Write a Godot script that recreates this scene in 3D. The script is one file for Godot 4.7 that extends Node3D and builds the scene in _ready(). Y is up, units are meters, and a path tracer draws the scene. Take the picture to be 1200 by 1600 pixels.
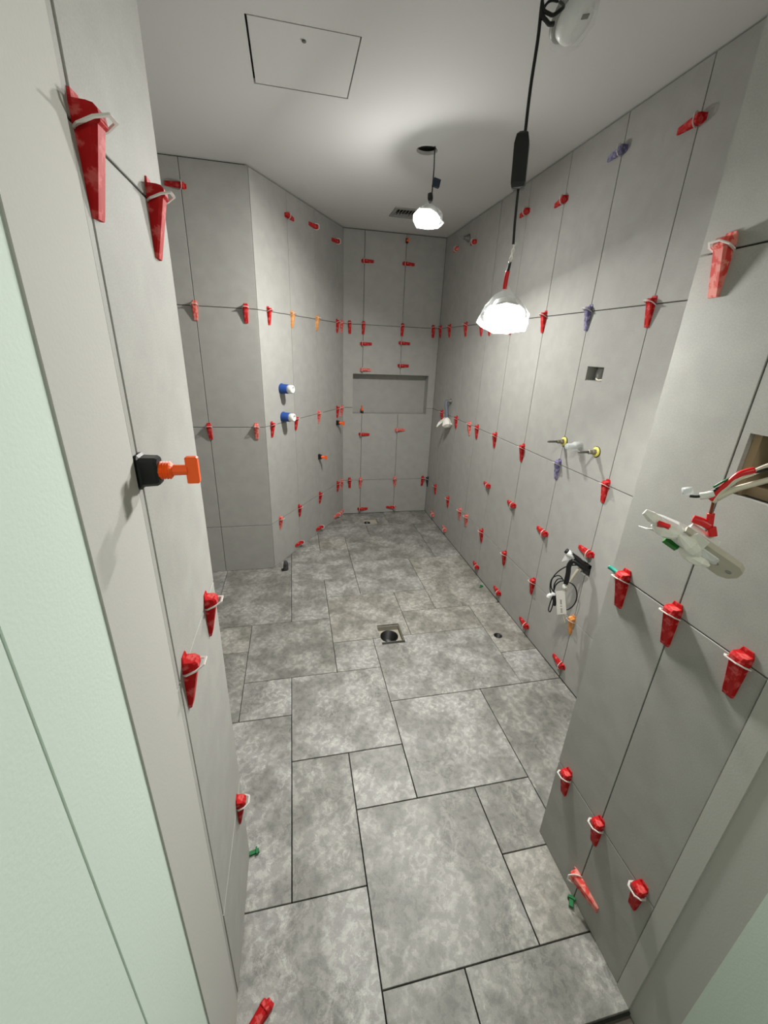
extends Node3D

# ------------------------------------------------------------------ settings
const EXPOSURE := 1.21
const LAMP_AT := Vector3(0.548, 1.4375, -1.1)
const FAR_LAMP_AT := Vector3(0.58, 1.868, -1.98)
const LAMP_POWER := 1.35
const BAG_POWER := 0.12
const FAR_LAMP_POWER := 3.0
const FAR_BAG_POWER := 0.26
const HALL_POWER := 0.5

var M := {}
var taken := {}
var rng := RandomNumberGenerator.new()

const CEIL := 2.1
const TILE_T := 0.009

func _ready():
	rng.seed = 20250131
	# camera
	var cam := Camera3D.new()
	cam.name = "camera"
	cam.transform = Transform3D(Basis(Vector3(0.978, 0.0389, 0.2053), Vector3(0.0396, 0.9287, -0.3687), Vector3(-0.2050, 0.3688, 0.9066)).orthonormalized(), Vector3(0, 1.337, 0))
	cam.fov = rad_to_deg(2.0 * atan(800.0 / 638.93))
	cam.near = 0.02
	cam.far = 30.0
	cam.current = true
	add_child(cam)
	# environment: an inside room, nothing of the sky gets in
	var we := WorldEnvironment.new()
	we.name = "environment"
	var env := Environment.new()
	env.background_mode = Environment.BG_COLOR
	env.background_color = Color(0.02, 0.02, 0.02)
	env.tonemap_mode = Environment.TONE_MAPPER_LINEAR
	env.tonemap_exposure = EXPOSURE
	env.sdfgi_enabled = true
	env.ssao_enabled = true
	env.ssil_enabled = true
	we.environment = env
	add_child(we)
	make_materials()
	room()
	pendant_lamps()
	hall_light()
	ceiling_things()
	fittings()
	wedges()
	bits()

# ------------------------------------------------------------------ helpers
func numbered(called: String) -> String:
	var n: int = taken.get(called, 0)
	taken[called] = n + 1
	return called if n == 0 else "%s_%03d" % [called, n]

func tag(o: Node, label: String, category := "", group := "", kind := ""):
	o.set_meta("label", label)
	if category != "": o.set_meta("category", category)
	if group != "": o.set_meta("group", group)
	if kind != "": o.set_meta("kind", kind)

func thing(called: String, label: String, category: String, xf: Transform3D, group := "") -> Node3D:
	var o := Node3D.new()
	o.name = numbered(called)
	o.transform = xf
	add_child(o, true)
	tag(o, label, category, group)
	return o

func st_new(smooth := false) -> SurfaceTool:
	var st := SurfaceTool.new()
	st.begin(Mesh.PRIMITIVE_TRIANGLES)
	st.set_smooth_group(0 if smooth else -1)
	return st

func commit(st: SurfaceTool, mat: Material) -> ArrayMesh:
	st.generate_normals()
	var m := st.commit()
	m.surface_set_material(0, mat)
	return m

func put(called: String, mesh: Mesh, parent: Node = null, xf := Transform3D.IDENTITY) -> MeshInstance3D:
	var o := MeshInstance3D.new()
	o.mesh = mesh
	o.transform = xf
	if parent == null:
		o.name = numbered(called)
		add_child(o, true)
	else:
		o.name = called
		parent.add_child(o, true)
	return o

# corners counter-clockwise as seen from outside
func quad(st: SurfaceTool, a: Vector3, b: Vector3, c: Vector3, d: Vector3, ua := Vector2.ZERO, ub := Vector2.ZERO, uc := Vector2.ZERO, ud := Vector2.ZERO):
	for p in [[a, ua], [c, uc], [b, ub], [a, ua], [d, ud], [c, uc]]:
		st.set_uv(p[1])
		st.add_vertex(p[0])

# a box in (u, v, w) space with its edges at w = top chamfered by ch; uv follows (u, v)
func box(st: SurfaceTool, lo: Vector3, hi: Vector3, xf := Transform3D.IDENTITY, uvs := 1.0, uvo := Vector2.ZERO, ch := 0.0, ends := true):
	var p := []
	for z in [lo.z, hi.z - ch]:
		for q in [[lo.x, lo.y], [hi.x, lo.y], [hi.x, hi.y], [lo.x, hi.y]]:
			p.append(Vector3(q[0], q[1], z))
	var top := []
	if ch > 0.0:
		for q in [[lo.x + ch, lo.y + ch], [hi.x - ch, lo.y + ch], [hi.x - ch, hi.y - ch], [lo.x + ch, hi.y - ch]]:
			top.append(Vector3(q[0], q[1], hi.z))
	else:
		top = [p[4], p[5], p[6], p[7]]
	var f := func(v: Vector3) -> Vector2: return Vector2(v.x, v.y) * uvs + uvo
	var q4 := func(a: Vector3, b: Vector3, c: Vector3, d: Vector3):
		quad(st, xf * a, xf * b, xf * c, xf * d, f.call(a), f.call(b), f.call(c), f.call(d))
	q4.call(top[0], top[1], top[2], top[3])
	if ends: q4.call(p[3], p[2], p[1], p[0])
	for i in 4:
		var j := (i + 1) % 4
		q4.call(p[i], p[j], p[4 + j], p[4 + i])
		if ch > 0.0: q4.call(p[4 + i], p[4 + j], top[j], top[i])

# rings of equal count joined into a skin; capped at both ends
func loft(st: SurfaceTool, rings: Array, xf := Transform3D.IDENTITY, closed := true, caps := true):
	var n: int = rings[0].size()
	var cen := []
	for r in rings:
		var c := Vector3.ZERO
		for v in r: c += v
		cen.append(c / n)
	var vol := 0.0
	for i in rings.size() - 1:
		for k in n:
			var a: Vector3 = rings[i][k]
			var b: Vector3 = rings[i][(k + 1) % n]
			var c: Vector3 = rings[i + 1][k]
			var out: Vector3 = a - cen[i] + c - cen[i + 1]
			vol += (b - a).cross(c - a).dot(out)
	var flip := vol < 0.0
	for i in rings.size() - 1:
		for k in (n if closed else n - 1):
			var a: Vector3 = xf * rings[i][k]
			var b: Vector3 = xf * rings[i][(k + 1) % n]
			var c: Vector3 = xf * rings[i + 1][(k + 1) % n]
			var d: Vector3 = xf * rings[i + 1][k]
			var u0 := Vector2(float(k) / n, float(i) / rings.size())
			var u1 := Vector2(float(k + 1) / n, float(i + 1) / rings.size())
			if flip: quad(st, b, a, d, c, Vector2(u1.x, u0.y), u0, Vector2(u0.x, u1.y), u1)
			else: quad(st, a, b, c, d, u0, Vector2(u1.x, u0.y), u1, Vector2(u0.x, u1.y))
	if not caps: return
	for e in [0, rings.size() - 1]:
		var r: Array = rings[e]
		for k in n:
			var a: Vector3 = xf * r[k]
			var b: Vector3 = xf * r[(k + 1) % n]
			var c: Vector3 = xf * cen[e]
			var inward: bool = (e == 0) != flip
			for v in ([c, a, b] if inward else [c, b, a]):
				st.set_uv(Vector2.ZERO)
				st.add_vertex(v)

func circle(c: Vector3, r: float, n := 16, ax := Vector3.RIGHT, ay := Vector3.BACK) -> Array:
	var out := []
	for k in n:
		var t := TAU * k / n
		out.append(c + (ax * cos(t) + ay * sin(t)) * r)
	return out

# profile of (radius, height) about local y
func lathe(st: SurfaceTool, prof: Array, xf := Transform3D.IDENTITY, n := 20, caps := true):
	var rings := []
	for p in prof:
		rings.append(circle(Vector3(0, p.y, 0), maxf(p.x, 0.0001), n))
	loft(st, rings, xf, true, caps)

func smooth_path(pts: Array, steps := 5) -> Array:
	if pts.size() < 3: return pts
	var out := []
	for i in pts.size() - 1:
		var a: Vector3 = pts[maxi(i - 1, 0)]
		var b: Vector3 = pts[i]
		var c: Vector3 = pts[i + 1]
		var d: Vector3 = pts[mini(i + 2, pts.size() - 1)]
		for k in steps:
			out.append(b.cubic_interpolate(c, a, d, float(k) / steps))
	out.append(pts[-1])
	return out

func tube(st: SurfaceTool, pts_in: Array, r: float, n := 8, smooth := true):
	var pts := smooth_path(pts_in) if smooth else pts_in
	var rings := []
	var side := Vector3.ZERO
	for i in pts.size():
		var t: Vector3 = (pts[mini(i + 1, pts.size() - 1)] - pts[maxi(i - 1, 0)]).normalized()
		if side == Vector3.ZERO:
			side = t.cross(Vector3(0.31, 0.87, 0.39)).normalized()
		side = (side - t * side.dot(t)).normalized()
		rings.append(circle(pts[i], r, n, side, t.cross(side)))
	loft(st, rings)

# slab of (u, v, w) boxes with rectangular holes (each Rect2 in u, v)
func cells(st: SurfaceTool, area: Rect2, w0: float, w1: float, holes: Array, xf := Transform3D.IDENTITY, uvs := 1.0, uvo := Vector2.ZERO):
	var us := [area.position.x, area.end.x]
	var vs := [area.position.y, area.end.y]
	for h in holes:
		for x in [h.position.x, h.end.x]:
			if x > area.position.x and x < area.end.x and not us.has(x): us.append(x)
		for y in [h.position.y, h.end.y]:
			if y > area.position.y and y < area.end.y and not vs.has(y): vs.append(y)
	us.sort()
	vs.sort()
	for i in us.size() - 1:
		for j in vs.size() - 1:
			var c := Vector2((us[i] + us[i + 1]) / 2.0, (vs[j] + vs[j + 1]) / 2.0)
			var free := true
			for h in holes:
				if h.has_point(c): free = false
			if free: box(st, Vector3(us[i], vs[j], w0), Vector3(us[i + 1], vs[j + 1], w1), xf, uvs, uvo)

# a square plate with a round hole
func ring_plate(st: SurfaceTool, c: Vector2, half: float, r: float, w0: float, w1: float, xf: Transform3D, uvs := 1.0, uvo := Vector2.ZERO, n := 32):
	for k in n:
		var p := []
		for t in [TAU * (k + 0.0) / n + PI / 4, TAU * (k + 1.0) / n + PI / 4]:
			var d := Vector2(cos(t), sin(t))
			p.append([c + d * r, c + d * (half / maxf(absf(d.x), absf(d.y)))])
		var v := func(q: Vector2, w: float) -> Vector3: return xf * Vector3(q.x, q.y, w)
		var u := func(q: Vector2) -> Vector2: return q * uvs + uvo
		quad(st, v.call(p[0][0], w1), v.call(p[0][1], w1), v.call(p[1][1], w1), v.call(p[1][0], w1), u.call(p[0][0]), u.call(p[0][1]), u.call(p[1][1]), u.call(p[1][0]))
		quad(st, v.call(p[1][0], w0), v.call(p[1][1], w0), v.call(p[0][1], w0), v.call(p[0][0], w0), u.call(p[1][0]), u.call(p[1][1]), u.call(p[0][1]), u.call(p[0][0]))
		quad(st, v.call(p[1][0], w0), v.call(p[0][0], w0), v.call(p[0][0], w1), v.call(p[1][0], w1))

# ------------------------------------------------------------------ materials
func mat(called: String, c: Color, rough := 0.6, metal := 0.0) -> StandardMaterial3D:
	var m := StandardMaterial3D.new()
	m.resource_name = called
	m.albedo_color = c
	m.roughness = rough
	m.metallic = metal
	M[called] = m
	return m

func noise(type: int, freq: float, oct: int, sd: int, frac := FastNoiseLite.FRACTAL_FBM) -> FastNoiseLite:
	var n := FastNoiseLite.new()
	n.noise_type = type
	n.frequency = freq
	n.fractal_octaves = oct
	n.fractal_type = frac
	n.seed = sd
	return n

func warped(n: FastNoiseLite, amp: float, freq: float) -> FastNoiseLite:
	n.domain_warp_enabled = true
	n.domain_warp_amplitude = amp
	n.domain_warp_frequency = freq
	n.domain_warp_fractal_octaves = 4
	return n

func grey(n: FastNoiseLite, size: int) -> PackedByteArray:
	var im := n.get_image(size, size, false, false, true)
	im.convert(Image.FORMAT_L8)
	return im.get_data()

func stone_texture() -> ImageTexture:
	var S := 1536
	var big := grey(warped(noise(FastNoiseLite.TYPE_SIMPLEX_SMOOTH, 0.0035, 4, 3), 60.0, 0.006), S)
	var mid := grey(warped(noise(FastNoiseLite.TYPE_SIMPLEX, 0.012, 6, 11), 60.0, 0.010), S)
	var lace := grey(warped(noise(FastNoiseLite.TYPE_SIMPLEX, 0.014, 4, 23, FastNoiseLite.FRACTAL_RIDGED), 50.0, 0.015), S)
	var det := grey(warped(noise(FastNoiseLite.TYPE_SIMPLEX, 0.026, 5, 77), 45.0, 0.02), S)
	var band := grey(warped(noise(FastNoiseLite.TYPE_SIMPLEX_SMOOTH, 0.003, 3, 41), 90.0, 0.004), S)
	var grain := grey(noise(FastNoiseLite.TYPE_SIMPLEX, 0.12, 3, 57), S)
	var out := PackedByteArray()
	out.resize(S * S * 3)
	for i in S * S:
		var b := big[i] / 255.0
		var m := mid[i] / 255.0
		var l := lace[i] / 255.0
		var w := band[i] / 255.0
		var v := 0.512 + 0.12 * (b - 0.5) + 0.10 * (m - 0.5) + 0.04 * (grain[i] / 255.0 - 0.5)
		var light := smoothstep(0.36, 0.60, b)
		v += 0.12 * smoothstep(0.74, 0.96, l) * light
		v -= 0.05 * smoothstep(0.78, 0.97, l) * (1.0 - light)
		v += 0.06 * exp(-pow((m - 0.56) / 0.016, 2.0)) * light
		v -= 0.06 * exp(-pow((m - 0.42) / 0.016, 2.0)) * (1.0 - light)
		var d := det[i] / 255.0
		v += 0.07 * smoothstep(0.50, 0.64, d) * light
		v -= 0.05 * smoothstep(0.44, 0.34, d) * (1.0 - 0.7 * light)
		var stripe := absf(fmod(w * 16.0, 1.0) - 0.5) * 2.0
		v += 0.10 * (stripe - 0.4) * smoothstep(0.60, 0.72, w)
		v = clampf(v, 0.0, 1.0)
		out[i * 3] = int(255.0 * v)
		out[i * 3 + 1] = int(255.0 * v * 0.993)
		out[i * 3 + 2] = int(255.0 * v * (0.94 + 0.035 * b))
	return ImageTexture.create_from_image(Image.create_from_data(S, S, false, Image.FORMAT_RGB8, out))

func tone_texture(S: int, base: float, parts: Array) -> ImageTexture:
	var layers := []
	for p in parts: layers.append(grey(p[0], S))
	var out := PackedByteArray()
	out.resize(S * S * 3)
	for i in S * S:
		var v := base
		for k in parts.size(): v += parts[k][1] * (layers[k][i] / 255.0 - 0.5)
		var c := int(255.0 * clampf(v, 0.0, 1.0))
		out[i * 3] = c
		out[i * 3 + 1] = c
		out[i * 3 + 2] = c
	return ImageTexture.create_from_image(Image.create_from_data(S, S, false, Image.FORMAT_RGB8, out))

func dusty_texture(c: Color, dust: Color, share: float, sd: int) -> ImageTexture:
	var S := 128
	var a := grey(warped(noise(FastNoiseLite.TYPE_SIMPLEX, 0.035, 4, sd), 20.0, 0.03), S)
	var im := Image.create(S, S, false, Image.FORMAT_RGB8)
	for y in S:
		for x in S:
			var t := smoothstep(1.0 - share - 0.12, 1.0 - share + 0.12, a[y * S + x] / 255.0)
			im.set_pixel(x, y, c.lerp(dust, t * 0.75))
	return ImageTexture.create_from_image(im)

func make_materials():
	var slab := stone_texture()
	var tints := [Color(0.93, 0.93, 0.92), Color(1, 1, 1), Color(1.0, 0.988, 0.968)]
	for k in 3:
		var stone := mat("stone_%d" % k, tints[k], 0.5)
		stone.albedo_texture = slab
	var grain := tone_texture(512, 0.93, [[noise(FastNoiseLite.TYPE_SIMPLEX, 0.35, 3, 5), 0.07], [warped(noise(FastNoiseLite.TYPE_SIMPLEX, 0.012, 4, 6), 30.0, 0.01), 0.045]])
	var tones := [0.655, 0.667, 0.66]
	for k in 3:
		var t := mat("wall_tile_%d" % k, Color(tones[k], tones[k] * 0.995, tones[k] * 0.966), 0.66)
		t.metallic_specular = 0.3
		t.albedo_texture = grain
	mat("substrate", Color(0.21, 0.205, 0.195), 0.9)
	mat("adhesive", Color(0.17, 0.165, 0.155), 0.9)
	mat("raw_board", Color(0.45, 0.42, 0.36), 0.9)
	var orange_peel := NoiseTexture2D.new()
	orange_peel.width = 512
	orange_peel.height = 512
	orange_peel.seamless = true
	orange_peel.as_normal_map = true
	orange_peel.bump_strength = 1.6
	orange_peel.noise = noise(FastNoiseLite.TYPE_SIMPLEX, 0.05, 3, 9)
	for e in [["ceiling_paint", Color(0.80, 0.80, 0.79)], ["white_plaster", Color(0.68, 0.675, 0.655)], ["mint_board", Color(0.765, 0.815, 0.778)]]:
		var p := mat(e[0], e[1], 0.8)
		p.normal_enabled = true
		p.normal_texture = orange_peel
		p.normal_scale = 0.13
		p.uv1_triplanar = true
		p.uv1_world_triplanar = true
		p.uv1_scale = Vector3(6, 6, 6)
	mat("concrete", Color(0.33, 0.31, 0.28), 0.9)
	# wedges
	var cols := {"red": [Color(0.66, 0.05, 0.065), Color(0.80, 0.42, 0.40), 0.30], "dusty pink": [Color(0.78, 0.22, 0.20), Color(0.86, 0.62, 0.57), 0.55],
		"purple": [Color(0.37, 0.35, 0.49), Color(0.66, 0.64, 0.72), 0.45], "tan": [Color(0.80, 0.52, 0.27), Color(0.90, 0.72, 0.52), 0.4], "grey": [Color(0.16, 0.17, 0.19), Color(0.4, 0.4, 0.42), 0.3]}
	var sd := 71
	for c in cols:
		var m := mat("wedge " + c, Color(1, 1, 1), 0.62)
		m.metallic_specular = 0.3
		m.albedo_texture = dusty_texture(cols[c][0], cols[c][1], cols[c][2], sd)
		m.uv1_triplanar = true
		m.uv1_scale = Vector3(9, 9, 9)
		sd += 1
	var clip := mat("clip_white", Color(0.84, 0.82, 0.80), 0.4)
	clip.backlight_enabled = true
	clip.backlight = Color(0.3, 0.3, 0.3)
	mat("black_plastic", Color(0.03, 0.032, 0.036), 0.4)
	mat("black_cable", Color(0.035, 0.035, 0.045), 0.5)
	mat("orange_plastic", Color(0.98, 0.36, 0.05), 0.45)
	mat("blue_plastic", Color(0.11, 0.26, 0.54), 0.45)
	mat("white_plastic", Color(0.86, 0.86, 0.84), 0.4)
	mat("ivory_plastic", Color(0.74, 0.72, 0.66), 0.5)
	mat("white_cable", Color(0.80, 0.77, 0.70), 0.5)
	mat("red_plastic", Color(0.80, 0.05, 0.07), 0.35)
	mat("green_plastic", Color(0.05, 0.40, 0.20), 0.45)
	mat("teal_plastic", Color(0.10, 0.58, 0.50), 0.45)
	mat("bright_green", Color(0.08, 0.45, 0.10), 0.45)
	mat("yellow_ring", Color(0.88, 0.83, 0.42), 0.5)
	mat("brass_dull", Color(0.52, 0.50, 0.44), 0.45, 0.3)
	mat("grey_pipe", Color(0.42, 0.44, 0.50), 0.45)
	mat("dark_metal", Color(0.42, 0.42, 0.40), 0.45, 0.35)
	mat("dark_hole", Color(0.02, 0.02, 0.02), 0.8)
	mat("mortar", Color(0.60, 0.58, 0.53), 0.95)
	mat("copper", Color(0.5, 0.24, 0.14), 0.4, 0.5)
	mat("timber", Color(0.60, 0.53, 0.42), 0.85)
	mat("paper_white", Color(0.90, 0.89, 0.86), 0.6)
	mat("ink", Color(0.12, 0.12, 0.12), 0.7)
	mat("slat_grey", Color(0.55, 0.55, 0.53), 0.5)
	mat("tape_lump", Color(0.22, 0.22, 0.23), 0.6)
	mat("blue_connector", Color(0.05, 0.13, 0.20), 0.4)
	var film := mat("bag_film", Color(0.93, 0.94, 0.95, 0.24), 0.35)
	film.transparency = BaseMaterial3D.TRANSPARENCY_ALPHA
	film.cull_mode = BaseMaterial3D.CULL_DISABLED
	var wrapf := mat("wrap_film", Color(0.95, 0.95, 0.95, 0.78), 0.3)
	wrapf.transparency = BaseMaterial3D.TRANSPARENCY_ALPHA
	wrapf.cull_mode = BaseMaterial3D.CULL_DISABLED
	mat("bright_white", Color(0.95, 0.95, 0.95), 0.4)
	var thin := mat("thin_film", Color(0.93, 0.94, 0.95, 0.12), 0.35)
	thin.transparency = BaseMaterial3D.TRANSPARENCY_ALPHA
	thin.cull_mode = BaseMaterial3D.CULL_DISABLED
	var clear := mat("clear_plastic", Color(0.88, 0.90, 0.90, 0.45), 0.3)
	clear.transparency = BaseMaterial3D.TRANSPARENCY_ALPHA
	var lens := mat("lamp_lens", Color(1, 1, 1), 0.5)
	lens.emission_enabled = true
	lens.emission = Color(1.0, 0.99, 0.97)
	lens.emission_energy_multiplier = 9.0

# ------------------------------------------------------------------ the room
func frame(o: Vector3, u: Vector3) -> Transform3D:
	return Transform3D(Basis(u, Vector3.UP, u.cross(Vector3.UP)), o)

func wall_frame(key: String) -> Transform3D:
	var a := deg_to_rad(31.9)
	match key:
		"tap": return frame(Vector3(1.12, 0, 0), Vector3(0, 0, 1))
		"niche": return frame(Vector3(0, 0, -3.285), Vector3(1, 0, 0))
		"recess": return frame(Vector3(0, 0, -2.407), Vector3(1, 0, 0))
		"angled": return frame(Vector3(-0.163, 0, -2.417), Vector3(sin(a), 0, -cos(a)))
		"switch": return frame(Vector3(0.675, 0, 0), Vector3(0, 0, 1))
	return frame(Vector3(-0.174, 0, 0), Vector3(0, 0, -1))

# backing slab (structure) with tiles as its pieces
func tiled_wall(called: String, key: String, us: Array, rows: Array, backing: Rect2, holes := [], tile_holes := []):
	var xf := wall_frame(key)
	var st := st_new()
	cells(st, backing, -0.11, -TILE_T, holes)
	if holes.size(): box(st, Vector3(backing.position.x, backing.position.y, -0.13), Vector3(backing.end.x, backing.end.y, -0.11))
	var w := put(called, commit(st, M["substrate"]), null, xf)
	var about := {"tap": "long grey tiled wall with the tap spindles and cable opening", "niche": "grey tiled back wall with the recessed niche", "angled": "angled grey tiled wall with two blue capped pipes", "recess": "short grey tiled wall beside the angled wall", "switch": "grey tiled nib with the hanging switch", "plain": "narrow grey tiled nib with the black and orange screw leveller"}
	tag(w, about[key], "wall", "", "structure")
	for i in us.size():
		var u: Array = us[i]
		for j in rows.size() - 1:
			var g := 0.0014
			var lo := Vector2(u[0] + g, rows[j] + g)
			var hi := Vector2(u[1] - g, rows[j + 1] - g - (0.0035 if rows[j + 1] >= CEIL else 0.0))
			var off := Vector2(rng.randf(), rng.randf())
			var cut := []
			var hit := false
			for h in tile_holes:
				if h.intersects(Rect2(lo, hi - lo)):
					hit = true
					cut.append(h)
			var ts := st_new()
			if hit: cells(ts, Rect2(lo, hi - lo), -TILE_T, 0.0, cut, Transform3D.IDENTITY, 1.6, off)
			else: box(ts, Vector3(lo.x, lo.y, -TILE_T), Vector3(hi.x, hi.y, rng.randf_range(0.0, 0.0007)), Transform3D.IDENTITY, 1.6, off, 0.0008)
			put("tile", commit(ts, M["wall_tile_%d" % rng.randi_range(0, 2)]), w)

func plain(called: String, m: String, boxes: Array) -> MeshInstance3D:
	var st := st_new()
	for b in boxes: box(st, b[0], b[1])
	var o := put(called, commit(st, M[m]))
	var about := {"trim_1": "white plaster strip at the door edge next to the plain nib", "trim_2": "narrow pale plaster strip at the edge of the switch nib", "trim_3": "wider pale plaster strip beside the mint board under the switch nib", "wall_hall_left": "pale mint board with an upright groove at the doorway", "wall_hall_right": "pale mint board at the lower corner by the switch nib",
		"wall_hall_end": "mint wall closing the hall behind the doorway", "floor_hall": "dark concrete threshold and hall floor", "wall_front_left": "plastered masonry behind the plain nib", "wall_front_right": "plastered masonry behind the switch nib", "wall_left": "plastered side wall hidden behind the plain nib"}
	tag(o, about[called], "wall" if called.begins_with("wall") else ("floor" if called.begins_with("floor") else "trim"), "", "structure")
	return o

func gx(i: float) -> float: return -0.057 + 0.1973 * i
func gz(k: float) -> float: return -0.437 - 0.1978 * k

func room():
	var rows := [0.0, 0.303, 0.903, 1.503, 2.1]
	var socket := Rect2(-1.482, 1.256, 0.092, 0.052)
	var cable_hole := Rect2(-1.262, 0.522, 0.05, 0.056)
	tiled_wall("wall_right", "tap", [[-3.285, -3.047], [-3.047, -2.747], [-2.747, -2.4385], [-2.4335, -2.142], [-2.142, -1.838], [-1.838, -1.535], [-1.535, -1.235], [-1.235, -0.935], [-0.935, -0.66]],
		rows, Rect2(-3.4, -0.1, 2.85, 2.45), [socket, cable_hole], [socket, cable_hole])
	var niche := Rect2(0.453, 0.856, 0.609, 0.301)
	var niche_cut := Rect2(0.4445, 0.8475, 0.626, 0.318)
	tiled_wall("wall_back", "niche", [[0.3755, 0.527], [0.527, 0.825], [0.825, 1.12]], rows, Rect2(0.25, -0.1, 1.0, 2.45), [niche_cut], [niche])
	# the lining of the niche: five slabs of tile
	var nl := put("niche_lining", commit(niche_part(Vector3(0.453, 0.856, -0.09), Vector3(1.062, 1.157, -0.082)), M["wall_tile_0"]), get_node("wall_back"))
	for q in [[Vector3(0.445, 0.848, -0.09), Vector3(1.07, 0.856, -0.0092)], [Vector3(0.445, 1.157, -0.09), Vector3(1.07, 1.165, -0.0092)], [Vector3(0.445, 0.856, -0.09), Vector3(0.453, 1.157, -0.0092)], [Vector3(1.062, 0.856, -0.09), Vector3(1.07, 1.157, -0.0092)]]:
		put("niche_lining", commit(niche_part(q[0], q[1]), M["wall_tile_1"]), get_node("wall_back"))
	nl.set_meta("label", "back tile of the wall niche")
	tiled_wall("wall_angled", "angled", [[0.0, 0.316], [0.316, 0.616], [0.616, 0.911], [0.911, 1.0215]], rows, Rect2(0.03, -0.1, 1.05, 2.45))
	tiled_wall("wall_recess", "recess", [[-1.3, -1.06], [-1.06, -0.76], [-0.76, -0.46], [-0.46, -0.163]], rows, Rect2(-1.42, -0.1, 1.245, 2.45))
	# nibs either side of the doorway
	var box_hole := Rect2(-0.492, 1.146, 0.105, 0.095)
	tiled_wall("wall_nib_right", "switch", [[-0.672, -0.505], [-0.505, -0.343]], rows, Rect2(-0.664, -0.1, 0.364, 2.45), [box_hole], [box_hole])
	tiled_wall("wall_nib_left", "plain", [[0.478, 0.493], [0.495, 0.772]], [0.0, 0.303, 0.888, 1.506, 2.1], Rect2(0.40, -0.1, 0.364, 2.45))
	# masonry behind the nibs and around, closed with thickness
	plain("wall_front_left", "white_plaster", [[Vector3(-1.42, -0.1, -0.764), Vector3(-0.284, 2.35, -0.35)]])
	plain("wall_front_right", "white_plaster", [[Vector3(0.806, -0.1, -0.664), Vector3(1.25, 2.35, -0.343)]])
	plain("wall_left", "white_plaster", [[Vector3(-1.42, -0.1, -2.55), Vector3(-1.3, 2.35, -0.6)]])
	# door jambs: plaster strips, then mint coloured board
	var jl := plain("trim_1", "white_plaster", [[Vector3(-0.284, -0.1, -0.476), Vector3(-0.172, 2.35, -0.35)]])
	plain("trim_2", "white_plaster", [[Vector3(0.672, -0.1, -0.342), Vector3(0.80, 2.35, -0.305)]])
	plain("trim_3", "white_plaster", [[Vector3(0.676, -0.1, -0.305), Vector3(0.80, 2.35, -0.231)]])
	plain("wall_hall_left", "mint_board", [[Vector3(-0.284, -0.1, -0.35), Vector3(-0.174, 2.35, -0.2395)], [Vector3(-0.284, -0.1, -0.2365), Vector3(-0.174, 2.35, 1.75)], [Vector3(-0.284, -0.1, -0.2395), Vector3(-0.176, 2.35, -0.2365)]])
	plain("wall_hall_right", "mint_board", [[Vector3(0.676, -0.1, -0.231), Vector3(0.80, 2.35, 1.75)], [Vector3(0.80, -0.1, -0.343), Vector3(0.9, 2.35, 1.75)]])
	plain("wall_hall_end", "mint_board", [[Vector3(-0.284, -0.1, 1.65), Vector3(0.9, 2.35, 1.77)]])
	plain("floor_hall", "concrete", [[Vector3(-0.3, -0.12, -0.30), Vector3(0.95, -0.016, 1.75)]])
	floor_tiles()
	ceiling_board()

func niche_part(lo: Vector3, hi: Vector3) -> SurfaceTool:
	var st := st_new()
	box(st, lo, hi, Transform3D.IDENTITY, 1.6, Vector2(rng.randf(), rng.randf()))
	return st

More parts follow.
